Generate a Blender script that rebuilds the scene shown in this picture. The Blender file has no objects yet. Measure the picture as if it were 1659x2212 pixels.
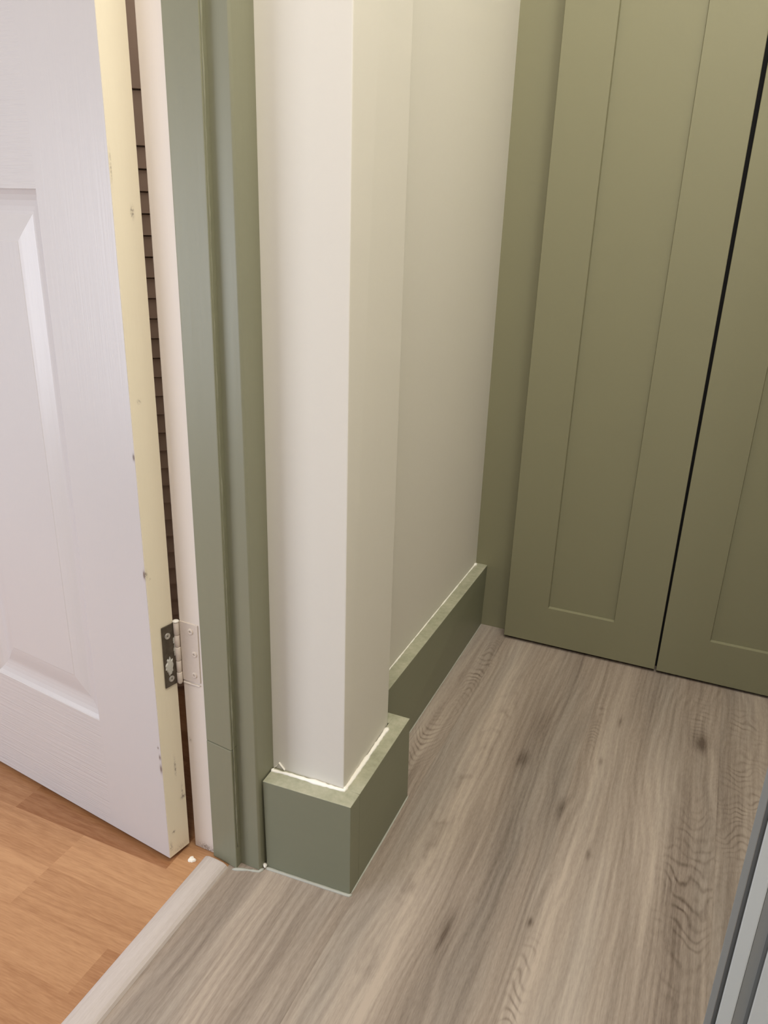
import bpy, bmesh, math, random
from mathutils import Vector, Matrix

random.seed(4)
S = 1.17            # the scene is measured in units of 1.17 m
scene = bpy.context.scene
COL = scene.collection

# ------------------------------------------------------------------ camera
cam_d = bpy.data.cameras.new('camera')
cam = bpy.data.objects.new('camera', cam_d)
COL.objects.link(cam)
cam.location = (0.27438 * S, -0.58558 * S, 0.69757 * S)
cam.rotation_mode = 'XYZ'
cam.rotation_euler = (1.20711, -0.029757, 0.411386)
cam_d.sensor_fit = 'VERTICAL'
cam_d.sensor_height = 36.0
cam_d.lens = 36.0 * 1673.2 / 2212.0
cam_d.clip_start = 0.02
scene.camera = cam

# ------------------------------------------------------------------ world, lights, exposure
world = bpy.data.worlds.new('world')
world.use_nodes = True
world.node_tree.nodes['Background'].inputs[0].default_value = (0.38, 0.50, 1.0, 1)
world.node_tree.nodes['Background'].inputs[1].default_value = 0.62
scene.world = world
vs = scene.view_settings
vs.view_transform = 'Standard'
vs.look = 'None'
vs.gamma = 1.0
vs.exposure = 0.03
vs.use_curve_mapping = False


def area(name, loc, target, size, size_y, power, col):
    l = bpy.data.lights.new(name, 'AREA')
    l.shape = 'RECTANGLE'
    l.size = size * S
    l.size_y = size_y * S
    l.energy = power
    l.color = col
    o = bpy.data.objects.new(name, l)
    COL.objects.link(o)
    o.location = Vector(loc) * S
    d = (Vector(target) - Vector(loc)).normalized()
    o.rotation_euler = d.to_track_quat('-Z', 'Y').to_euler()
    return o


area('hall_ceiling_light', (0.38, 0.0, 1.72), (0.38, 0.0, 0), 0.2, 0.2, 10.5, (1.0, 0.98, 0.94))
area('added_top_fill', (0.12, -0.10, 2.02), (0.12, -0.10, 0), 0.15, 0.15, 7.5, (1.0, 0.95, 0.88))  # added fill from above, brightens the baseboard tops and floor
area('added_rear_fill', (0.3, -0.9, 1.55), (0.2, 0.6, 0.95), 0.3, 0.3, 12.5, (1.0, 0.92, 0.82))  # added unseen fill behind the camera, aimed at the cupboard
area('added_left_room_fill', (-1.3, 0.9, 1.95), (-1.3, 0.9, 0), 0.5, 0.5, 30, (0.95, 0.93, 1.0))  # added unseen fill that brightens the slats in the door gap
area('left_room_light', (-0.9, -0.9, 0.55), (0.0, 0.0, 0.2), 0.6, 0.6, 10.3, (0.90, 0.95, 1.07))

# ------------------------------------------------------------------ node helpers
class N:
    """small wrapper so that shader maths can be written as expressions"""
    def __init__(s, nt, sock):
        s.nt, s.k = nt, sock

    def _m(s, op, *o):
        n = s.nt.nodes.new('ShaderNodeMath')
        n.operation = op
        s.nt.links.new(s.k, n.inputs[0])
        for i, v in enumerate(o):
            if isinstance(v, N):
                s.nt.links.new(v.k, n.inputs[i + 1])
            else:
                n.inputs[i + 1].default_value = v
        return N(s.nt, n.outputs[0])

    def __add__(s, o): return s._m('ADD', o)
    __radd__ = __add__
    def __sub__(s, o): return s._m('SUBTRACT', o)
    def __mul__(s, o): return s._m('MULTIPLY', o)
    __rmul__ = __mul__
    def __truediv__(s, o): return s._m('DIVIDE', o)
    def __neg__(s): return s * -1.0
    def pw(s, o): return s._m('POWER', o)
    def sin(s): return s._m('SINE')
    def exp(s): return s._m('EXPONENT')
    def floor(s): return s._m('FLOOR')
    def fract(s): return s._m('FRACT')
    def abs(s): return s._m('ABSOLUTE')
    def gt(s, o): return s._m('GREATER_THAN', o)
    def mx(s, o): return s._m('MAXIMUM', o)
    def mn(s, o): return s._m('MINIMUM', o)
    def clamp(s): return s.mx(0.0).mn(1.0)


def vec(nt, x, y, z=0.0):
    n = nt.nodes.new('ShaderNodeCombineXYZ')
    for i, v in enumerate((x, y, z)):
        if isinstance(v, N):
            nt.links.new(v.k, n.inputs[i])
        else:
            n.inputs[i].default_value = v
    return n.outputs[0]


def noise(nt, v, scale=1.0, detail=2.0, rough=0.5, dist=0.0):
    n = nt.nodes.new('ShaderNodeTexNoise')
    nt.links.new(v, n.inputs['Vector'])
    n.inputs['Scale'].default_value = scale
    n.inputs['Detail'].default_value = detail
    n.inputs['Roughness'].default_value = rough
    n.inputs['Distortion'].default_value = dist
    return N(nt, n.outputs['Fac'])


def wnoise(nt, v):
    n = nt.nodes.new('ShaderNodeTexWhiteNoise')
    n.noise_dimensions = '3D'
    nt.links.new(v, n.inputs['Vector'])
    return N(nt, n.outputs['Value'])


def mixc(nt, f, a, b):
    n = nt.nodes.new('ShaderNodeMix')
    n.data_type = 'RGBA'
    if isinstance(f, N):
        nt.links.new(f.k, n.inputs[0])
    else:
        n.inputs[0].default_value = f
    for i, c in ((6, a), (7, b)):
        if isinstance(c, tuple):
            n.inputs[i].default_value = c if len(c) == 4 else c + (1,)
        else:
            nt.links.new(c, n.inputs[i])
    return n.outputs[2]


def newmat(name, rough=0.5, spec=0.5, metal=0.0):
    m = bpy.data.materials.new(name)
    m.use_nodes = True
    nt = m.node_tree
    b = nt.nodes['Principled BSDF']
    b.inputs['Roughness'].default_value = rough
    b.inputs['Specular IOR Level'].default_value = spec
    b.inputs['Metallic'].default_value = metal
    tc = nt.nodes.new('ShaderNodeTexCoord')
    sp = nt.nodes.new('ShaderNodeSeparateXYZ')
    nt.links.new(tc.outputs['Object'], sp.inputs[0])
    x, y, z = (N(nt, sp.outputs[i]) * (1 / S) for i in range(3))
    return m, nt, b, x, y, z


def bump(nt, b, h, strength, dist=0.001):
    n = nt.nodes.new('ShaderNodeBump')
    n.inputs['Strength'].default_value = strength
    n.inputs['Distance'].default_value = dist
    nt.links.new(h.k, n.inputs['Height'])
    nt.links.new(n.outputs[0], b.inputs['Normal'])


def gauss(x, y, cx, cy, sx, sy):
    return (-((((x - cx) * (1 / sx)).pw(2.0)) + (((y - cy) * (1 / sy)).pw(2.0)))).exp()


def paint(name, col, rough=0.5, var=0.05, bs=0.12, freq=(60, 60, 22), spots=(), spec=0.4, dirt_and_shade=(0.16, 0.12, 0.09)):
    """brushed or rolled paint: faint tone variation and brush relief; spots = (axis, u, v, su, sv, amount)"""
    m, nt, b, x, y, z = newmat(name, rough, spec)
    v = vec(nt, x * freq[0], y * freq[1], z * freq[2])
    n1 = noise(nt, v, 1.0, 4.0, 0.6)
    n2 = noise(nt, vec(nt, x * 7, y * 7, z * 4), 1.0, 2.0)
    f = (n1 * 0.5 + n2 * 0.5 - 0.5) * 1.2 + 0.5
    lo = tuple(c * (1 - var) for c in col)
    hi = tuple(min(1, c * (1 + var)) for c in col)
    c = mixc(nt, f.clamp(), lo, hi)
    for ax, u, w, su, sv, am in spots:
        a = x if ax == 'x' else y
        rag = noise(nt, vec(nt, x * 700, y * 700, z * 500), 1.0, 2.0)
        g = gauss(a, z, u, w, su * 0.9, sv * 0.9) * (rag * 3.4 - 1.05) * (am * 0.55)
        c = mixc(nt, g.clamp(), c, dirt_and_shade)
    nt.links.new(c, b.inputs['Base Color'])
    bump(nt, b, n1, bs, 0.0012)
    return m


def lit_top(name, base, over, rough=0.45):
    """green paint mottled with a caulk tone that paints in the light on the baseboard top edges"""
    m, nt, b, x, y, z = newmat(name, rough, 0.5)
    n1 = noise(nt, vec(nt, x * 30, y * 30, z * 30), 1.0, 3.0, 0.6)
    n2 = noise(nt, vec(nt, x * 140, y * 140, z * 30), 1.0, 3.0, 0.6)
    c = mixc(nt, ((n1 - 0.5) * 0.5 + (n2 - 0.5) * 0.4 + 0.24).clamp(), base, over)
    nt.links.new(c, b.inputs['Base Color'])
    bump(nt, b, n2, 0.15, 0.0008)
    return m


def plain(name, col, rough=0.5, metal=0.0, spec=0.5, var=0.12, sc=300):
    m, nt, b, x, y, z = newmat(name, rough, spec, metal)
    n1 = noise(nt, vec(nt, x * sc, y * sc, z * sc), 1.0, 3.0)
    c = mixc(nt, n1, tuple(c * (1 - var) for c in col), tuple(min(1, c * (1 + var)) for c in col))
    nt.links.new(c, b.inputs['Base Color'])
    bump(nt, b, n1, 0.1, 0.0006)
    return m


# ------------------------------------------------------------------ materials
M = {}
GREEN = (0.238, 0.238, 0.158)
M['wall'] = paint('wall_emulsion', (0.73, 0.70, 0.615), 0.75, 0.015, 0.10, (90, 90, 90),
                  [], 0.2)
M['green'] = paint('sage_green_trim_paint', GREEN, 0.42, 0.03, 0.22, (140, 140, 12), spec=0.45)
M['green_board'] = paint('sage_green_baseboard_paint', (0.218, 0.226, 0.150), 0.45, 0.03, 0.12, (16, 16, 120), spec=0.45)
M['green_cab'] = paint('sage_green_cupboard_paint', (0.232, 0.222, 0.134), 0.55, 0.015, 0.08, (120, 120, 120), spec=0.35)
M['cream_lining'] = paint('pinkish_cream_frame_paint', (0.80, 0.73, 0.64), 0.5, 0.03, 0.25, (120, 120, 10),
                          [('x', -0.178, 0.003, 0.012, 0.006, 1.6), ('x', -0.192, 0.151, 0.002, 0.003, 1.0)])  # first spot: dirt plus the dark gap under the lining, painted on
M['edge'] = paint('yellowed_gloss_edge', (0.82, 0.745, 0.575), 0.38, 0.03, 0.2, (120, 120, 10),
                  [('y', -0.027, 0.695, 0.0018, 0.0045, 1.6), ('y', -0.036, 0.534, 0.002, 0.002, 1.2),
                   ('y', -0.029, 0.122, 0.0014, 0.012, 1.3), ('y', -0.021, 0.077, 0.004, 0.003, 1.5),
                   ('y', -0.022, 0.085, 0.0014, 0.010, 0.8), ('y', -0.038, 0.038, 0.002, 0.002, 1.7),
                   ('y', -0.046, 0.363, 0.0022, 0.004, 2.2), ('y', -0.041, 0.357, 0.001, 0.001, 1.5),
                   ('y', -0.0445, 0.729, 0.001, 0.012, 0.9), ('y', -0.043, 0.020, 0.002, 0.006, 0.9),
                   ('y', -0.030, 0.010, 0.010, 0.006, 0.5)])
M['lit_top_edge'] = lit_top('green_edge_with_painted_light', (0.235, 0.245, 0.155), (0.80, 0.75, 0.59))  # paler baseboard tops, overhead light painted into the colour
M['caulk'] = plain('white_caulk', (0.92, 0.89, 0.80), 0.45, var=0.04)
M['caulk_grey'] = plain('grey_green_sealant', (0.42, 0.42, 0.36), 0.5, var=0.08)
M['steel'] = plain('tarnished_hinge_steel', (0.115, 0.095, 0.070), 0.42, 0.6, var=0.55, sc=160)
M['screw'] = plain('bright_screw_steel', (0.62, 0.60, 0.55), 0.35, 0.8)
M['painted_metal'] = plain('painted_over_hinge', (0.70, 0.62, 0.53), 0.42, var=0.05)
M['grey_daub'] = plain('pale_paint_daub', (0.55, 0.54, 0.48), 0.5)
M['black'] = plain('dark_cavity', (0.012, 0.011, 0.010), 0.9)
M['slat'] = plain('brown_slat_wood', (0.62, 0.46, 0.34), 0.6, var=0.1, sc=40)
M['chip'] = plain('white_paint_chip', (0.9, 0.86, 0.76), 0.6, var=0.03)
M['frame_white'] = paint('cool_white_frame_paint', (0.57, 0.61, 0.60), 0.4, 0.02, 0.1, (100, 100, 10))
M['frame_grey_shaded'] = paint('grey_frame_with_painted_shade', (0.27, 0.285, 0.28), 0.45, 0.02, 0.1, (100, 100, 10))  # shade on the frame's step and grooves put into a darker grey
M['ceiling'] = plain('ceiling_white', (0.85, 0.83, 0.78), 0.9, var=0.01)


def door_material(name, horizontal):
    m, nt, b, x, y, z = newmat(name, 0.33, 0.5)
    if horizontal:
        g = noise(nt, vec(nt, x * 9, 0.0, z * 420), 1.0, 3.0, 0.6, 0.6)
    else:
        g = noise(nt, vec(nt, x * 420, 0.0, z * 9), 1.0, 3.0, 0.6, 0.6)
    n2 = noise(nt, vec(nt, x * 5, y * 5, z * 5), 1.0, 2.0)
    c = mixc(nt, n2, (0.60, 0.57, 0.54), (0.635, 0.605, 0.575))
    for u, w, su, sv, am in ((-0.2075, 0.145, 0.0012, 0.003, 1.2), (-0.2072, 0.130, 0.0015, 0.005, 1.2), (-0.209, 0.157, 0.001, 0.0015, 1.0),
                             (-0.2068, 0.483, 0.0012, 0.003, 1.4), (-0.2068, 0.363, 0.0012, 0.004, 1.6)):
        c = mixc(nt, (gauss(x, z, u, w, su, sv) * am).clamp(), c, (0.22, 0.17, 0.14))
    nt.links.new(c, b.inputs['Base Color'])
    bump(nt, b, g, 0.55 if horizontal else 0.14, 0.0014)
    return m


M['door_stile'] = door_material('white_moulded_door_stile', False)
M['door_rail'] = door_material('white_moulded_door_rail', True)


def grey_wood(name, light=(0.475, 0.395, 0.318), dark=(0.115, 0.082, 0.060), figures=True, lift=0.0):
    m, nt, b, x, y, z = newmat(name, 0.48, 0.4)
    pw_ = 0.181
    p = ((x - 0.006) * (1 / pw_)).floor()
    xl = x - 0.006 - p * pw_
    seed = p * 3.7
    warp = noise(nt, vec(nt, x * 7, y * 2.2, seed), 1.0, 3.0, 0.5) - 0.5
    warp2 = noise(nt, vec(nt, x * 30, y * 7, seed), 1.0, 2.0, 0.5) - 0.5
    xw = x + warp * 0.020 + warp2 * 0.0028
    broad = noise(nt, vec(nt, xw * 22, y * 1.6, seed), 1.0, 2.0, 0.5)
    mid = noise(nt, vec(nt, xw * 80, y * 2.0, seed), 1.0, 3.0, 0.6)
    fine = noise(nt, vec(nt, xw * 300, y * 5.5, seed), 1.0, 3.0, 0.6)
    pore = noise(nt, vec(nt, x * 900, y * 120.0, seed), 1.0, 2.0, 0.6)
    t = 0.60 + (broad - 0.5) * 1.0 + (mid - 0.5) * 0.62 + (fine - 0.5) * 0.62 + (pore - 0.5) * 0.42
    if figures:
        # straight growth rings everywhere, curled ones where the knots are
        ph0 = xw * 95.0 + warp * 9.0
        l0 = (ph0 * 6.283).sin()
        zone = noise(nt, vec(nt, x * 16, y * 3.0, seed + 5.0), 1.0, 1.0) 
        t = t + (l0 * 0.05) * (zone * 2.0)
        w3 = noise(nt, vec(nt, x * 40, y * 17, seed), 1.0, 1.0, 0.4) - 0.5
        amp3 = noise(nt, vec(nt, x * 60, y * 28, seed + 3.0), 1.0, 1.0, 0.4)
        w4 = noise(nt, vec(nt, x * 80, y * 50, seed), 1.0, 1.0, 0.4) - 0.5

        def rings(xc, yc, sx, sy, pitch, curl, amp, wob=3.2, s=1.0):
            k = gauss(x, y, xc, yc, sx, sy)
            ph = (y * s + (x - xc).pw(2.0) * curl) * (1 / pitch) + w3 * wob + w4 * 0.7
            l = (ph * 6.283).sin()
            l = -((l * 0.5 + 0.5).pw(3.0)) + 0.32
            return k * l * (amp * 2.9) * ((amp3 - 0.26) * 2.4).clamp()
        t = t + rings(0.342, 0.175, 0.026, 0.125, 0.021, -22.0, 0.17, 4.5)
        t = t + rings(0.338, 0.52, 0.018, 0.05, 0.011, 6.0, 0.10, 2.0)
        t = t + rings(0.405, 0.34, 0.030, 0.14, 0.0125, 8.0, 0.15, 4.6)
        t = t + rings(0.400, 0.52, 0.022, 0.06, 0.018, 8.0, 0.12, 4.0)
        t = t + rings(-0.004, 0.50, 0.012, 0.085, 0.015, 60.0, 0.20, 5.0)
        t = t + rings(-0.022, 0.29, 0.022, 0.07, 0.012, -70.0, 0.18, 4.0)
        t = t + rings(0.198, -0.04, 0.008, 0.07, 0.014, 60.0, 0.18, 4.5)
        t = t + rings(0.197, 0.44, 0.007, 0.06, 0.012, 60.0, 0.14, 4.5)
        t = t + rings(0.055, 0.10, 0.018, 0.24, 0.10, -160.0, 0.12, 1.0)
        t = t + rings(0.062, 0.40, 0.014, 0.12, 0.05, 120.0, 0.10, 1.0)
        for kx, ky, sx, sy, am in ((0.343, 0.453, 0.008, 0.018, 0.48), (0.343, 0.470, 0.014, 0.020, 0.16), (0.229, 0.458, 0.003, 0.013, 0.4), (0.217, 0.352, 0.003, 0.009, 0.4),
                                   (0.184, 0.236, 0.005, 0.020, 0.4), (0.230, 0.173, 0.0025, 0.010, 0.5), (0.117, 0.310, 0.008, 0.020, 0.38),
                                   (0.125, 0.40, 0.012, 0.06, 0.16), (0.111, 0.000, 0.005, 0.028, 0.42), (0.190, 0.050, 0.003, 0.006, 0.5),
                                   (-0.012, 0.22, 0.006, 0.05, 0.25)):
            t = t - gauss(x, y, kx, ky, sx, sy) * am
        for bx, sx, am in ((0.052, 0.026, 0.15), (0.145, 0.035, -0.20), (0.232, 0.035, 0.10), (0.325, 0.036, -0.17), (0.40, 0.02, 0.08), (-0.10, 0.06, 0.05)):
            t = t + gauss(x, y * 0.0, bx, 0.0, sx, 1.0) * am
        jd = (xl.mn(-(xl - pw_))).abs()
        t = t - (-(jd * (1 / 0.0011)).pw(2.0)).exp() * 0.10
    t = t + lift
    c = mixc(nt, t.clamp(), dark, light)
    tint = noise(nt, vec(nt, xw * 18, y * 2.0, seed + 9.0), 1.0, 2.0)
    c2 = mixc(nt, ((tint - 0.45) * 2.2).clamp(), c, mixc(nt, t.clamp(), (0.12, 0.096, 0.075), (0.40, 0.36, 0.31)))
    nt.links.new(c2, b.inputs['Base Color'])
    bump(nt, b, fine * 0.6 + pore * 0.4, 0.15, 0.0006)
    return m


M['grey_wood'] = grey_wood('greyed_oak_vinyl')
M['strip_wood'] = grey_wood('pale_greyed_oak_strip', (0.58, 0.52, 0.475), (0.36, 0.30, 0.26), False, 0.12)


def beech():
    m, nt, b, x, y, z = newmat('orange_beech_laminate', 0.42, 0.45)
    pit = 0.0535
    yy = (y + 0.0555) * (1 / pit)
    r = yy.floor()
    L = 0.23
    off = (-r - 2.5).gt(0.0) * -0.132 + (-r - 3.5).gt(0.0) * 0.21 + (r + 0.5).gt(0.0) * 0.11 + (r - 0.5).gt(0.0) * 0.09 + 0.324
    cx = ((x + off) * (1 / L)).floor()
    tone = wnoise(nt, vec(nt, r * 1.0, cx * 1.0, 7.0))
    seed = tone * 40.0
    w = noise(nt, vec(nt, x * 4, y * 14, seed), 1.0, 2.0) - 0.5
    g1 = noise(nt, vec(nt, x * 3.5, (y + w * 0.03) * 95, seed), 1.0, 4.0, 0.6)
    fl = noise(nt, vec(nt, x * 60, y * 620, seed), 1.0, 2.0)
    rings = ((y * 60.0 + w * 9.0 + x * 2.0) * 6.283).sin()
    t = 0.52 + (tone - 0.5) * 0.8 + (g1 - 0.5) * 0.95 + (fl - 0.5) * 0.75 + rings * 0.05
    c = mixc(nt, t.clamp(), (0.27, 0.112, 0.042), (0.51, 0.282, 0.138))
    ed = yy.fract()
    nt.links.new(c, b.inputs['Base Color'])
    bump(nt, b, fl, 0.1, 0.0005)
    return m


M['beech'] = beech()


# ------------------------------------------------------------------ mesh helpers
def link(name, bm, mat, parent=None, smooth=False, mats=None):
    me = bpy.data.meshes.new(name)
    bmesh.ops.scale(bm, vec=(S, S, S), verts=bm.verts)
    bmesh.ops.recalc_face_normals(bm, faces=bm.faces)
    bm.to_mesh(me)
    bm.free()
    for mm in (mats or [mat]):
        me.materials.append(mm)
    if smooth:
        for p in me.polygons:
            p.use_smooth = True
    o = bpy.data.objects.new(name, me)
    COL.objects.link(o)
    if parent is not None:
        o.parent = parent
        if parent.type == 'EMPTY':
            o.location = -parent.location
    return o


def prism(bm, bot, top, bevel=0.0, seg=2):
    """solid between a bottom polygon and a top polygon (3-D points)"""
    vb = [bm.verts.new(p) for p in bot]
    vt = [bm.verts.new(p) for p in top]
    n = len(vb)
    fs = [bm.faces.new(vb[::-1]), bm.faces.new(vt)]
    for i in range(n):
        fs.append(bm.faces.new((vb[i], vb[(i + 1) % n], vt[(i + 1) % n], vt[i])))
    if bevel:
        ed = {e for f in fs for e in f.edges}
        bmesh.ops.bevel(bm, geom=list(ed), offset=bevel, segments=seg, affect='EDGES', profile=0.6)
    return bm


def foot(pts, z0, z1, bevel=0.0, bm=None, top=None):
    bm = bm or bmesh.new()
    return prism(bm, [(x, y, z0) for x, y in pts], [(x, y, z1) for x, y in (top or pts)], bevel)


def box(x0, x1, y0, y1, z0, z1, bevel=0.0, bm=None):
    return foot([(x0, y0), (x1, y0), (x1, y1), (x0, y1)], z0, z1, bevel, bm)


def tag(o, label, cat, kind=None, group=None):
    o['label'] = label
    o['category'] = cat
    if kind:
        o['kind'] = kind
    if group:
        o['group'] = group
    return o


def empty(name, loc):
    o = bpy.data.objects.new(name, None)
    COL.objects.link(o)
    o.location = Vector(loc) * S
    o.empty_display_size = 0.05
    return o


def bead(name, pts, w, mat, parent, wob=0.35, step=0.004, seed=1, normal_up=True):
    """irregular bead of caulk laid along a polyline; width w, half-round section"""
    rnd = random.Random(seed)
    P = []
    for a, b_ in zip(pts[:-1], pts[1:]):
        a, b_ = Vector(a), Vector(b_)
        n = max(2, int((b_ - a).length / step))
        for i in range(n):
            P.append(a.lerp(b_, i / n))
    P.append(Vector(pts[-1]))
    bm = bmesh.new()
    rings = []
    ph = rnd.random() * 6
    for i, p in enumerate(P):
        d = (P[min(i + 1, len(P) - 1)] - P[max(i - 1, 0)]).normalized()
        side = d.cross(Vector((0, 0, 1)))
        if side.length < 0.1:
            side = Vector((1, 0, 0))
        side.normalize()
        up = side.cross(d).normalized()
        r = w * (1 + wob * (0.6 * math.sin(i * 0.55 + ph) * math.sin(i * 0.23 + 1) + rnd.uniform(-0.5, 0.5)))
        if i in (0, len(P) - 1):
            r *= 0.4
        rings.append([bm.verts.new(p + side * (r * math.cos(t)) + up * (r * 0.75 * math.sin(t))) for t in [k * math.tau / 8 for k in range(8)]])
    for a, b_ in zip(rings[:-1], rings[1:]):
        for k in range(8):
            bm.faces.new((a[k], a[(k + 1) % 8], b_[(k + 1) % 8], b_[k]))
    bm.faces.new(rings[0][::-1])
    bm.faces.new(rings[-1])
    return link(name, bm, mat, parent, True)


# ------------------------------------------------------------------ floors
XF = -0.143
o = link('floor', box(XF, 0.75, -2.9, 0.80, -0.03, 0.0), M['grey_wood'])
tag(o, 'greyed oak effect plank floor running from the cupboard towards the camera', 'floor', 'structure')
o = link('floor', box(-2.2, XF, -2.9, 1.6, -0.03, -0.0005), M['beech'])
tag(o, 'orange beech strip laminate floor on the far side of the threshold', 'floor', 'structure')

# threshold strip: low domed profile running under the closed door line
bm = bmesh.new()
prof = [(-0.0, 0.0), (0.0018, 0.0022), (0.006, 0.0040), (0.0155, 0.0046), (0.0265, 0.0040), (0.0305, 0.0024), (0.0325, 0.0)]
ya_, yb_ = -0.0225, -0.78
vf = [bm.verts.new((-0.1748 + px, ya_ - (0.009 * px / 0.0325) * 0.2, pz)) for px, pz in prof]
vb = [bm.verts.new((-0.1772 + px, yb_, pz)) for px, pz in prof]
n_ = len(prof)
for i in range(n_):
    bm.faces.new((vf[i], vf[(i + 1) % n_], vb[(i + 1) % n_], vb[i]))
bm.faces.new(vf)
bm.faces.new(vb[::-1])
o = link('threshold_strip', bm, M['strip_wood'])
tag(o, 'pale greyed oak threshold strip between the orange floor and the grey plank floor', 'threshold strip')

# ------------------------------------------------------------------ walls and ceiling
ZT = 2.05
# boxed pier whose corner faces the camera
T = 0.022
o = link('wall_pier', foot([(-0.150, 0.0205), (-0.0196, 0.0225), (-0.0227, 0.150), (-0.150, 0.150)], 0.0, ZT, 0.0012,
                           top=[(-0.150, 0.0205), (-0.0217, 0.0215), (-0.0200, 0.136), (-0.150, 0.136)]), M['wall'])
tag(o, 'narrow projecting cream wall pier next to the green architrave', 'wall', 'structure')
o = link('wall_left', foot([(-0.180, 0.130), (-0.0695, 0.130), (-0.0668, 0.6555), (-0.180, 0.6555)], 0.0, ZT), M['wall'])
tag(o, 'cream wall set back between the pier and the green filler panel', 'wall', 'structure')
# wall around the doorway (behind the lining), and over it
bm = box(-0.190, -0.128, 0.008, 0.70, 0.0, ZT)
o = link('wall_doorway', bm, M['wall'])
tag(o, 'cream wall holding the door lining, hidden behind the pier', 'wall', 'structure')
o = link('wall_doorway', box(-0.190, -0.128, -2.9, -0.80, 0.0, ZT), M['wall'])
tag(o, 'cream wall on the near side of the doorway, outside the picture', 'wall', 'structure')
o = link('wall_doorway', box(-0.190, -0.128, -0.80, 0.008, 1.745, ZT), M['wall'])
tag(o, 'cream wall over the doorway, above the picture', 'wall', 'structure')
o = link('wall_back', box(-0.180, 0.75, 0.80, 0.83, 0.0, ZT), M['wall'])
tag(o, 'wall behind the tall green cupboard', 'wall', 'structure')
o = link('wall_right', box(0.56, 0.60, -0.13, 0.80, 0.0, ZT), M['wall'])
tag(o, 'cream wall right of the cupboard, outside the picture', 'wall', 'structure')
o = link('wall_right', box(0.62, 0.66, -2.9, -0.13, 0.0, ZT), M['wall'])  # unseen wall added to cut the light from the right rear
tag(o, 'unseen cream wall right of the camera, added to block rear light', 'wall', 'structure')
o = link('wall_right', box(0.40, 0.66, -0.064, -0.030, 0.0, ZT), M['wall'])
tag(o, 'short cream wall behind the pale grey frame, outside the picture', 'wall', 'structure')
o = link('wall_far_room', box(-2.2, -2.16, -2.9, 1.6, 0.0, ZT), M['wall'])
tag(o, 'far wall of the room with the orange floor', 'wall', 'structure')
o = link('wall_far_room', box(-2.16, -0.190, 1.56, 1.6, 0.0, ZT), M['wall'])
tag(o, 'end wall of the room with the orange floor', 'wall', 'structure')
o = link('ceiling', box(-2.2, 0.75, -2.9, 1.6, ZT, ZT + 0.04), M['ceiling'])
tag(o, 'white ceiling above the hall and the next room', 'ceiling', 'structure')

# ------------------------------------------------------------------ door lining and architrave
ln = empty('trim_1', (-0.16, 0.0, 0))
tag(ln, 'door lining, pinkish cream by the hinge and sage green on the stop', 'door frame', 'structure')
link('hinge_jamb', foot([(-0.1953, -0.0125), (-0.1500, -0.0140), (-0.1500, 0.0080), (-0.1953, 0.0080)], 0.0, 1.72, 0.0008), M['cream_lining'], ln)['label'] = 'pinkish cream side of the lining'
# stop: split in two pieces as the cut low down in the photo shows
link('door_stop', foot([(-0.1667, -0.0170), (-0.1318, -0.0218), (-0.1318, -0.0040), (-0.1667, -0.0040)], 0.0, 0.1615, 0.0009), M['green'], ln)['label'] = 'short lower piece of the green stop'
link('door_stop', foot([(-0.1667, -0.0168), (-0.1316, -0.0214), (-0.1316, -0.0040), (-0.1667, -0.0040)], 0.1621, 1.70, 0.0009,
                       top=[(-0.1667, -0.0168), (-0.1250, -0.0214), (-0.1250, -0.0040), (-0.1667, -0.0040)]), M['green'], ln)['label'] = 'long upper piece of the green stop'
link('head_jamb', box(-0.1953, -0.1318, -0.80, -0.0150, 1.70, 1.745), M['cream_lining'], ln)
link('jamb_opposite', box(-0.1953, -0.1318, -0.80, -0.785, 0.0, 1.70), M['cream_lining'], ln)

ar = empty('trim_2', (-0.12, 0.0, 0))
tag(ar, 'sage green architrave moulding standing between the door stop and the pier', 'door trim', 'structure')
link('architrave_upright', foot([(-0.1320, -0.0122), (-0.1240, -0.0124), (-0.1080, -0.0126), (-0.1062, -0.0105), (-0.1062, 0.0212), (-0.1320, 0.0212)],
                                0.0, 1.745, 0.0007, top=[(-0.1320, -0.0122), (-0.1240, -0.0124), (-0.1100, -0.0126), (-0.1078, -0.0105), (-0.1070, 0.0212), (-0.1320, 0.0212)]), M['green'], ar)
link('architrave_head', box(-0.1318, -0.1075, -0.83, -0.0150, 1.70, 1.745, 0.001), M['green'], ar)
link('architrave_upright', box(-0.1279, -0.1075, -0.83, -0.785, 0.0, 1.70, 0.001), M['green'], ar)
bead('sealant', [(-0.136, -0.0245, 0.0), (-0.128, -0.021, 0.0), (-0.120, -0.018, 0), (-0.107, -0.0145, 0.0), (-0.1040, -0.008, 0.0)], 0.0020, M['caulk_grey'], ar, 0.4, 0.003, 3)
# the small edge run of dried paint between stop and architrave
bead('paint_ridge', [(-0.1312, -0.0186, 0.03), (-0.1308, -0.0186, 0.30), (-0.1302, -0.0186, 0.6), (-0.1275, -0.0188, 1.0)], 0.0011, M['green'], ar, 0.7, 0.006, 5)

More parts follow.
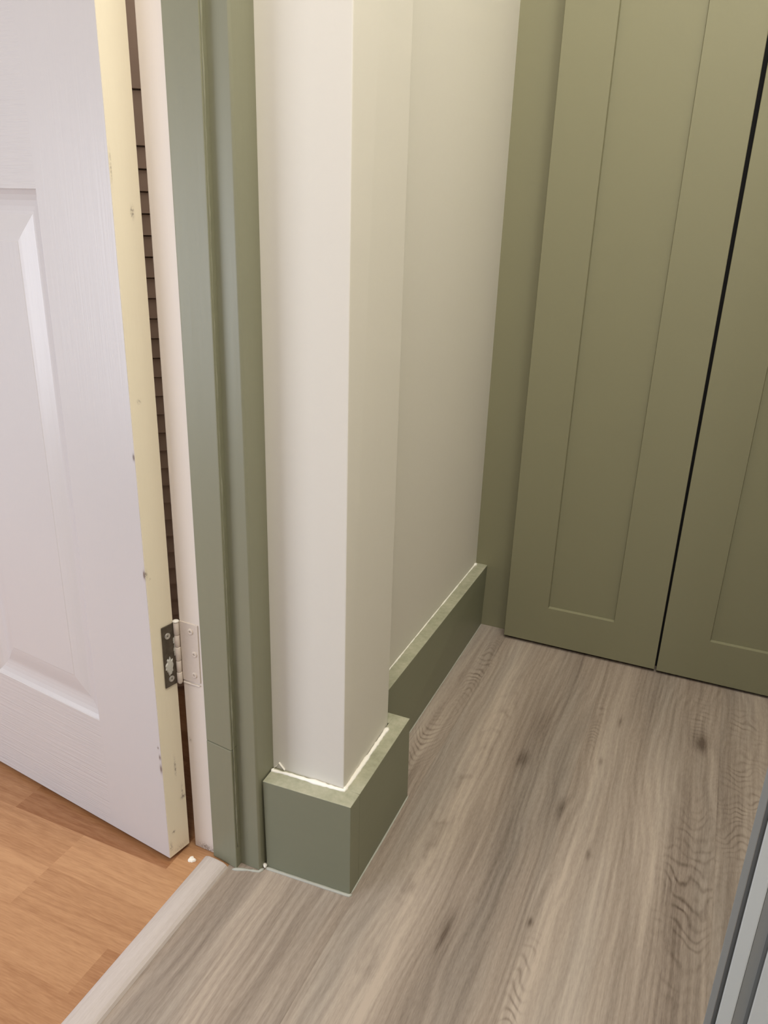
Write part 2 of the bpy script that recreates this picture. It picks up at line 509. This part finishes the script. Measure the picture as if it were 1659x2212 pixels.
# ------------------------------------------------------------------ baseboards
H = 0.12
bb = empty('baseboard_pier', (-0.05, 0.0, 0))
tag(bb, 'sage green square topped baseboard wrapping round the foot of the pier', 'baseboard', 'structure')
outer = [(-0.1045, -0.0046), (-0.0003, -0.0003), (-0.0013, 0.1712), (-0.060, 0.1712)]
bm = bmesh.new()
prism(bm, [(-0.1025, -0.0046, 0.0), (0.0005, 0.0, 0.0), (0.0005, 0.022, 0.0), (-0.0195, 0.0235, 0.0), (-0.1045, 0.0210, 0.0)],
      [(-0.1045, -0.0050, H), (-0.0003, -0.0003, H), (-0.0003, 0.022, H), (-0.0200, 0.0235, H), (-0.1055, 0.0210, H)], 0.0007)
link('board', bm, M['green_board'], bb)['label'] = 'front board facing the camera'
bm = bmesh.new()
prism(bm, [(-0.0195, 0.0222, 0.0), (0.0005, 0.0222, 0.0), (-0.0004, 0.1722, 0.0), (-0.0215, 0.1722, 0.0)],
      [(-0.0200, 0.0222, H), (-0.0003, 0.0222, H), (-0.0018, 0.1705, H), (-0.0220, 0.1705, H)], 0.0007)
link('board', bm, M['green_board'], bb)['label'] = 'side board on the long flank of the pier'
link('board', box(-0.0700, -0.0216, 0.1505, 0.1705, 0.0, H, 0.0007), M['green_board'], bb)['label'] = 'return board behind the pier'
bead('wall_caulk', [(-0.1055, 0.0150, H + .001), (-0.1025, 0.0150, H), (-0.085, 0.0170, H), (-0.060, 0.0180, H), (-0.030, 0.0192, H), (-0.0182, 0.0200, H), (-0.0178, 0.035, H),
                   (-0.0182, 0.07, H), (-0.0185, 0.10, H), (-0.0190, 0.130, H), (-0.0188, 0.142, H)], 0.0026, M['caulk'], bb, 0.40, 0.0035, 7)
bead('floor_sealant', [(-0.1045, -0.0065, 0.0), (-0.085, -0.0055, 0), (-0.045, -0.0035, 0.0), (0.0, -0.0012, 0.0), (0.0022, 0.002, 0.0)], 0.0022, M['caulk_grey'], bb, 0.12, 0.004, 8)
bead('floor_sealant', [(0.0010, 0.003, 0.0), (0.0010, 0.09, 0.0), (0.0002, 0.1735, 0.0)], 0.0010, M['caulk_grey'], bb, 0.2, 0.005, 9)
bead('sealant_blob', [(-0.1055, -0.0070, 0.0015), (-0.1045, -0.0060, 0.0020), (-0.1030, -0.0060, 0.0005)], 0.0042, M['caulk'], bb, 0.1, 0.0015, 10)
# cracked flap of caulk in the corner by the architrave
bm = bmesh.new()
pts = [(-0.1050, 0.0190, 0.1205), (-0.1010, 0.0188, 0.1240), (-0.0985, 0.0190, 0.1290), (-0.0955, 0.0188, 0.1260), (-0.0915, 0.0190, 0.1215)]
vs_ = [bm.verts.new(p) for p in pts]
vb_ = [bm.verts.new((p[0], p[1] + 0.003, p[2])) for p in pts]
vc_ = [bm.verts.new((p[0], p[1] + 0.0012, p[2] - 0.0012)) for p in pts]
for i in range(4):
    bm.faces.new((vs_[i], vs_[i + 1], vb_[i + 1], vb_[i]))
    bm.faces.new((vs_[i], vs_[i + 1], vc_[i + 1], vc_[i]))
    bm.faces.new((vb_[i], vb_[i + 1], vc_[i + 1], vc_[i]))
link('caulk_crack', bm, M['caulk'], bb)

bl = empty('baseboard_left', (-0.058, 0.4, 0))
tag(bl, 'sage green baseboard along the recessed wall, running to the cupboard filler', 'baseboard', 'structure')
bm = bmesh.new()
prism(bm, [(-0.0700, 0.1707, 0), (-0.0480, 0.1707, 0), (-0.0482, 0.6555, 0), (-0.0690, 0.6555, 0)],
      [(-0.0705, 0.1707, H), (-0.0502, 0.1707, H), (-0.0455, 0.6555, H), (-0.0668, 0.6555, H)], 0.0007)
link('board', bm, M['green_board'], bl)
bead('wall_caulk', [(-0.0690, 0.20, H), (-0.0683, 0.40, H), (-0.0668, 0.60, H), (-0.0660, 0.652, H)], 0.0014, M['caulk'], bl, 0.5, 0.006, 12)
bead('caulk_nib', [(-0.0655, 0.642, H + .0005), (-0.0650, 0.652, H + .001)], 0.0028, M['caulk'], bl, 0.3, 0.002, 13)
bead('floor_sealant', [(-0.0470, 0.176, 0.0), (-0.0472, 0.655, 0.0)], 0.0008, M['caulk_grey'], bl, 0.2, 0.008, 14)

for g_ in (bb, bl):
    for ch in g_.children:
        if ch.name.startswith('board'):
            ch.data.materials.append(M['lit_top_edge'])
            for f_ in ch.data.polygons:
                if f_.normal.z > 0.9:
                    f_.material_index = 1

# ------------------------------------------------------------------ tall cupboard
cu = empty('cupboard', (0.25, 0.63, 0))
tag(cu, 'tall sage green cupboard with two recessed panel doors, at the end of the hall', 'cupboard')
ZC = 1.95
YF = 0.6245
link('filler_panel', box(-0.0695, 0.016, 0.6550, 0.6750, 0.0, ZC, 0.0006), M['green_cab'], cu)
link('carcass', box(0.018, 0.548, 0.6480, 0.795, 0.0, ZC), M['black'], cu)


def cab_door(x0, x1, stile_l, stile_r, z0, z1, rail, top_shift):
    """frame and recessed panel door; the recess edge is a small bevel"""
    bm = bmesh.new()
    yF, yP, yB = YF, YF + 0.0058, YF + 0.0220
    def sh(x, z):
        return x + top_shift * (z - z0)
    O = [(x0, z0), (x1, z0), (x1, z1), (x0, z1)]
    I = [(x0 + stile_l, z0 + rail), (x1 - stile_r, z0 + rail), (x1 - stile_r, z1 - rail), (x0 + stile_l, z1 - rail)]
    J = [(I[0][0] + 0.0010, I[0][1] + 0.0012), (I[1][0] - 0.0010, I[1][1] + 0.0012), (I[2][0] - 0.0010, I[2][1] - 0.0012), (I[3][0] + 0.0010, I[3][1] - 0.0012)]
    e = 0.0007
    Of = [(x0 + e, z0 + e), (x1 - e, z0 + e), (x1 - e, z1 - e), (x0 + e, z1 - e)]
    mk = lambda L, y: [bm.verts.new((sh(x, z), y, z)) for x, z in L]
    vB, vO, vF, vI, vJ = mk(O, yB), mk(O, yF + e), mk(Of, yF), mk(I, yF), mk(J, yP)
    for a, b_ in ((vB, vO), (vO, vF), (vF, vI), (vI, vJ)):
        for i in range(4):
            j = (i + 1) % 4
            bm.faces.new((a[i], a[j], b_[j], b_[i]))
    bm.faces.new(vJ)
    bm.faces.new(vB[::-1])
    return bm


link('door', cab_door(0.0030, 0.2608, 0.0722, 0.0742, 0.0058, ZC - 0.004, 0.0705, 0.0004), M['green_cab'], cu)['label'] = 'left cupboard door'
link('door', cab_door(0.2640, 0.5300, 0.0715, 0.0742, 0.0048, ZC - 0.004, 0.0735, 0.0036), M['green_cab'], cu)['label'] = 'right cupboard door, cut by the edge of the picture'

# ------------------------------------------------------------------ white moulded door, standing open
dr = empty('door_1', (-0.2057, -0.0459, 0))
tag(dr, 'white moulded panel door standing open on a steel hinge, yellowed edge towards the hall', 'door', 'structure')
A = Vector((-0.2057, -0.0459, 0))
B = Vector((-0.2000, -0.0166, 0))
FD = Vector((-0.99188, 0.12716, 0))
BK = Vector((0.1272, 0.9919, 0))          # into the leaf
LW, ZB, ZD = 0.650, 0.0060, 1.69
TH = 0.0298


def dp(s, z, d=0.0):
    return A + FD * s + BK * d + Vector((0, 0, z))


cols = [0.0, 0.0952, 0.2800, 0.3700, 0.5548, LW]
rows = [ZB, 0.1553, 0.7118, 0.880, 1.330, 1.420, 1.590, ZD]
panels_c = (1, 3)
panels_r = (1, 3, 5)
profile = [(0.0, 0.0), (0.0006, 0.0010), (0.0040, 0.0032), (0.0080, 0.0050), (0.0120, 0.0061), (0.0155, 0.0066), (0.0175, 0.0066), (0.0195, 0.0062), (0.0240, 0.0050), (0.0290, 0.0038), (0.0340, 0.0029), (0.0375, 0.0025), (0.0382, 0.0021)]


for nm, mt in (('stile', 'door_stile'), ('rail', 'door_rail')):
    # each stile and rail is a shallow board let into the core, so the skin has real depth
    k = 0
    for c in range(5):
        for r in range(7):
            s0, s1, z0, z1 = cols[c], cols[c + 1], rows[r], rows[r + 1]
            if c in panels_c and r in panels_r:
                continue
            stile = c in (0, 4) or (c == 2 and r in panels_r)
            if (nm == 'stile') != stile:
                continue
            if c in (0, 4):
                if r:
                    continue
                z0, z1 = rows[0], rows[-1]
            if nm == 'rail':
                if c != 1:
                    continue
                s1 = cols[4]
            bm = bmesh.new()
            fr = [dp(s0, z0), dp(s1, z0), dp(s1, z1), dp(s0, z1)]
            if c == 0:
                # hinge stile keeps the slightly skewed edge
                pass
            bk = [p + BK * 0.010 for p in fr]
            prism(bm, [tuple(p) for p in fr], [tuple(p) for p in bk])
            link(nm, bm, M[mt], dr)
for c in panels_c:
    for r in panels_r:
        s0, s1, z0, z1 = cols[c], cols[c + 1], rows[r], rows[r + 1]
        bm = bmesh.new()
        prev = None
        for t, d in profile:
            ring = [bm.verts.new(dp(s, z, d)) for s, z in ((s0 + t, z0 + t * 1.2), (s1 - t, z0 + t * 1.2), (s1 - t, z1 - t * 1.2), (s0 + t, z1 - t * 1.2))]
            if prev:
                for i in range(4):
                    bm.faces.new((prev[i], prev[(i + 1) % 4], ring[(i + 1) % 4], ring[i]))
            prev = ring
        bm.faces.new(prev)
        back = [bm.verts.new(dp(s, z, 0.0096)) for s, z in ((s0, z0), (s1, z0), (s1, z1), (s0, z1))]
        first = list(bm.verts)[:4]
        for i in range(4):
            bm.faces.new((first[i], first[(i + 1) % 4], back[(i + 1) % 4], back[i]))
        bm.faces.new(back)
        link('moulded_panel', bm, M['door_stile'], dr)
# core and edge lipping
C2 = A + FD * LW
bm = bmesh.new()
q = [A + FD * 0.003 + BK * 0.0102, A + FD * LW + BK * 0.0102, A + FD * LW + BK * TH, B + FD * 0.003]
prism(bm, [(p.x, p.y, ZB) for p in q], [(p.x, p.y, ZD) for p in q])
link('leaf_core', bm, M['door_stile'], dr)
bm = bmesh.new()
# edge lipping follows a slightly worn, wavy arris on the face side
nz = 60
ringsL = []
rr = random.Random(3)
for i in range(nz + 1):
    z = ZB + (ZD - ZB) * i / nz
    w = 0.00035 * math.sin(z * 31) * math.sin(z * 11 + 1) + rr.uniform(-0.00015, 0.00015)
    a0 = A - FD * (0.0004 + w * 0.4) + BK * (0.0004 + abs(w))
    a1 = A + FD * 0.0002 + BK * 0.0001
    b0 = B - BK * 0.0010 - FD * 0.0003
    b1 = B + FD * 0.0010
    ringsL.append([bm.verts.new((p.x, p.y, z)) for p in (a1, a0, b0, b1, B + FD * 0.0032, A + FD * 0.0032 + BK * 0.0100, A + FD * 0.0002 + BK * 0.0100)])
for a, b_ in zip(ringsL[:-1], ringsL[1:]):
    for k in range(7):
        bm.faces.new((a[k], a[(k + 1) % 7], b_[(k + 1) % 7], b_[k]))
bm.faces.new(ringsL[0])
bm.faces.new(ringsL[-1][::-1])
link('edge_lipping', bm, M['edge'], dr)['label'] = 'yellowed cream edge with scuffs'

# ------------------------------------------------------------------ hinge
ED = (B - A).normalized()                    # across the door edge
EN = Vector((ED.y, -ED.x, 0))                # out of the door edge, to the hall
if EN.x < 0:
    EN = -EN
ZH0, ZH1 = 0.2262, 0.2985


def ep(e, z, d=0.0):
    return A + ED * e + EN * d + Vector((0, 0, z))


bm = bmesh.new()
pl_ = [ep(0.0127, ZH0 + 0.0004), ep(0.0322, ZH0), ep(0.0322, ZH1), ep(0.0130, ZH1)]
prism(bm, [tuple(p + EN * 0.0006) for p in pl_], [tuple(p + EN * 0.0019) for p in pl_], 0.0003, 1)
hg = link('hinge', bm, M['steel'], dr)
hg['label'] = 'steel butt hinge, dark on the door side and painted over on the frame side'


def disc(center, normal, r, h, seg=20, cross=True):
    """countersunk screw head with a cross recess"""
    bm = bmesh.new()
    n = normal.normalized()
    u = n.cross(Vector((0, 0, 1))).normalized()
    v = n.cross(u)
    prof_ = [(r, 0.0), (r * 0.93, h * 0.8), (r * 0.62, h), (r * 0.34, h * 0.8), (r * 0.22, -h * 0.3)]
    prev = None
    for k, (pr, ph) in enumerate(prof_):
        ring = []
        for i in range(seg):
            t = i * math.tau / seg
            rad = pr
            if k >= 3:
                rad = pr * (1.0 + 0.5 * math.cos(4 * t))
            ring.append(bm.verts.new(center + u * (rad * math.cos(t)) + v * (rad * math.sin(t)) + n * ph))
        if prev:
            for i in range(seg):
                bm.faces.new((prev[i], prev[(i + 1) % seg], ring[(i + 1) % seg], ring[i]))
        else:
            bm.faces.new(ring[::-1])
        prev = ring
    bm.faces.new(prev)
    return bm


for e, z in ((0.0196, 0.2868), (0.0208, 0.2352)):
    link('screw', disc(ep(e, z, 0.0018), EN, 0.0036, 0.0010), M['screw'], hg)['label'] = 'bare screw in the dark plate'
# daub of filler and paint over the middle screw
bm = bmesh.new()
rd = random.Random(9)
cc = ep(0.0196, 0.2510, 0.0019)
top_ = bm.verts.new(cc + EN * 0.0014)
r1, r2 = [], []
for i in range(26):
    t = i * math.tau / 26
    k = 1 + rd.uniform(-0.22, 0.22)
    r1.append(bm.verts.new(cc + ED * (0.0042 * k * math.cos(t)) + Vector((0, 0, 0.0085 * k * math.sin(t))) + EN * 0.0010))
    r2.append(bm.verts.new(cc + ED * (0.0052 * k * math.cos(t)) + Vector((0, 0, 0.0100 * k * math.sin(t)))))
for i in range(26):
    j = (i + 1) % 26
    bm.faces.new((top_, r1[i], r1[j]))
    bm.faces.new((r1[i], r2[i], r2[j], r1[j]))
bm.faces.new(r2[::-1])
link('paint_daub', bm, M['grey_daub'], hg)['label'] = 'pale dried daub over the middle screw'
bm = bmesh.new()
for k in range(7):
    cz = 0.262 + k * 0.0030
    ce = 0.0278 + 0.0004 * math.sin(k * 2.1)
    c0 = ep(ce, cz, 0.0018)
    w = 0.0011 + 0.0005 * math.sin(k * 1.3)
    a = [c0 - ED * w - Vector((0, 0, 0.0017)), c0 + ED * w - Vector((0, 0, 0.0014)), c0 + ED * w * 0.8 + Vector((0, 0, 0.0017)), c0 - ED * w * 0.7 + Vector((0, 0, 0.0016))]
    prism(bm, [tuple(p) for p in a], [tuple(p + EN * 0.0006) for p in a])
link('paint_smear', bm, M['grey_daub'], hg)
# knuckle barrel: five sleeves with fine gaps
kx, ky = -0.1966, -0.0165
lv = [ZH0, 0.2395, 0.2535, 0.2700, 0.2842, ZH1 + 0.0008]
for i in range(5):
    bm = bmesh.new()
    z0, z1 = lv[i] + 0.0003, lv[i + 1] - 0.0003
    R_ = 0.0030 if i % 2 == 0 else 0.0028
    prev = None
    for z, r in ((z0, R_ * 0.86), (z0 + 0.0006, R_), (z1 - 0.0006, R_), (z1, R_ * 0.86)):
        ring = [bm.verts.new((kx + r * math.cos(t * math.tau / 20), ky + r * math.sin(t * math.tau / 20), z)) for t in range(20)]
        if prev:
            for k in range(20):
                bm.faces.new((prev[k], prev[(k + 1) % 20], ring[(k + 1) % 20], ring[k]))
        else:
            bm.faces.new(ring[::-1])
        prev = ring
    bm.faces.new(prev)
    link('knuckle', bm, M['painted_metal'], hg, True)
bm = bmesh.new()
prev = None
for z, r in ((ZH0 - 0.001, 0.0018), (ZH1 + 0.0008, 0.0018), (ZH1 + 0.0010, 0.0033), (ZH1 + 0.0022, 0.0033), (ZH1 + 0.0030, 0.0018)):
    ring = [bm.verts.new((kx + r * math.cos(t * math.tau / 20), ky + r * math.sin(t * math.tau / 20), z)) for t in range(20)]
    if prev:
        for k in range(20):
            bm.faces.new((prev[k], prev[(k + 1) % 20], ring[(k + 1) % 20], ring[k]))
    else:
        bm.faces.new(ring[::-1])
    prev = ring
bm.faces.new(prev)
link('pin', bm, M['caulk'], hg, True)['label'] = 'white painted head of the hinge pin'
bm = bmesh.new()
prism(bm, [(-0.1946, -0.0140, 0.2290), (-0.1718, -0.0145, 0.2298), (-0.1712, -0.0145, 0.2995), (-0.1946, -0.0140, 0.3000)],
      [(-0.1946, -0.0125, 0.2290), (-0.1718, -0.0130, 0.2298), (-0.1712, -0.0130, 0.2995), (-0.1946, -0.0125, 0.3000)], 0.0003, 1)
link('frame_plate', bm, M['painted_metal'], hg)['label'] = 'plate painted over with the cream frame'
for x, z in ((-0.1805, 0.2905), (-0.1772, 0.2642), (-0.1788, 0.2385)):
    link('screw', disc(Vector((x, -0.0143, z)), Vector((0, -1, 0)), 0.0034, 0.0013), M['painted_metal'], hg)['label'] = 'painted over screw in the frame plate'
# rebate lip under the frame plate
o = link('hinge_recess_lip', foot([(-0.1935, -0.0150), (-0.1725, -0.0152), (-0.1725, -0.0135), (-0.1935, -0.0130)], 0.2258, 0.2272, 0.0004), M['cream_lining'], ln)

# ------------------------------------------------------------------ slatted panel in the next room
P0 = Vector((-0.4073, 0.2407, 0))
G = Vector((0.274 + 0.4073, -0.586 - 0.2407, 0)).normalized()      # towards the hall
U = Vector((-G.y, G.x, 0))
sp_ = empty('slatted_screen', P0)
tag(sp_, 'dark brown horizontally slatted screen seen through the gap above the hinge', 'screen')


def gp(u, g, z):
    return P0 + U * u + G * g + Vector((0, 0, z))


W0, W1 = -0.30, 0.12
bm = bmesh.new()
c4 = [gp(W0, -0.022, 0), gp(W1, -0.022, 0), gp(W1, -0.012, 0), gp(W0, -0.012, 0)]
prism(bm, [tuple(p + Vector((0, 0, 0.004))) for p in c4], [tuple(p + Vector((0, 0, 1.02))) for p in c4])
link('backing', bm, M['slat'], sp_)
levels = [0.0055] + [0.8296 - 0.061 - 0.0255 * k for k in range(29, -1, -1)] + [0.8296, 1.0]
levels = [l for l in levels if l > 0.005]
for z0, z1 in zip(levels[:-1], levels[1:]):
    bm = bmesh.new()
    a = [gp(W0, -0.011, z0 + 0.0012), gp(W0, 0.0, z0 + 0.0012), gp(W0, -0.0045, z1 - 0.0006), gp(W0, -0.011, z1 - 0.0006)]
    b_ = [p + U * (W1 - W0) for p in a]
    prism(bm, [tuple(p) for p in a], [tuple(p) for p in b_])
    link('slat', bm, M['slat'], sp_)

# ------------------------------------------------------------------ frame close to the camera on the right
CX, CY = 0.27438, -0.58558


def ra(u_tan, y):
    return (CX + u_tan * (y - CY), y)


fr = empty('trim_3', (0.36, -0.12, 0))
tag(fr, 'pale grey upright door frame close to the camera at the bottom right', 'door frame', 'structure')
y0 = -0.115
a0, a1, a2, a3, a4, a5 = (ra(t, y0) for t in (0.1519, 0.1618, 0.1680, 0.1895, 0.2045, 0.2098))
link('wall_edge', foot([a0, a1, (a1[0] + 0.008, y0 + 0.05), (a0[0] + 0.009, y0 + 0.05)], 0, ZT, 0.0005), M['frame_grey_shaded'], fr)['label'] = 'thin grey sealed edge next to the floor'
link('groove', foot([(a1[0] + 0.0012, y0 + 0.007), (a2[0] + 0.003, y0 + 0.007), (a2[0] + 0.009, y0 + 0.045), (a1[0] + 0.008, y0 + 0.045)], 0, ZT), M['frame_grey_shaded'], fr)
link('face_board', foot([a2, a3, (a3[0], y0 + 0.05), (a2[0] + 0.010, y0 + 0.05)], 0, ZT, 0.001), M['frame_white'], fr)
link('step_board', foot([(a3[0] + 0.0001, y0 + 0.0006), (a4[0] + 0.0004, y0 + 0.0030), (a4[0] + 0.0004, y0 + 0.05), (a3[0] + 0.0001, y0 + 0.05)], 0, ZT), M['frame_grey_shaded'], fr)
link('backing', foot([(a4[0] + 0.0002, y0 + 0.006), (a5[0] + 0.003, y0 + 0.006), (a5[0] + 0.012, y0 + 0.045), (a4[0] + 0.004, y0 + 0.045)], 0, ZT), M['frame_grey_shaded'], fr)
link('outer_board', foot([(a5[0] - 0.0002, y0 - 0.001), (a5[0] + 0.14, y0 - 0.001), (a5[0] + 0.14, y0 + 0.05), (a5[0] + 0.012, y0 + 0.05)], 0, ZT, 0.001), M['frame_white'], fr)


# ------------------------------------------------------------------ paint chip
bm = bmesh.new()
rd = random.Random(2)
c0 = Vector((-0.1858, -0.0325, 0.0))
tp = bm.verts.new(c0 + Vector((0, 0, 0.0021)))
r1, r2 = [], []
for i in range(14):
    t = i * math.tau / 14
    k = 1 + rd.uniform(-0.25, 0.25)
    r1.append(bm.verts.new(c0 + Vector((0.0034 * k * math.cos(t), 0.0034 * k * math.sin(t), 0.0016))))
    r2.append(bm.verts.new(c0 + Vector((0.0043 * k * math.cos(t), 0.0042 * k * math.sin(t), -0.0002))))
for i in range(14):
    j = (i + 1) % 14
    bm.faces.new((tp, r1[i], r1[j]))
    bm.faces.new((r1[i], r2[i], r2[j], r1[j]))
bm.faces.new(r2[::-1])
tag(link('paint_chip', bm, M['chip']), 'small white chip of paint on the orange floor beside the door corner', 'paint chip')
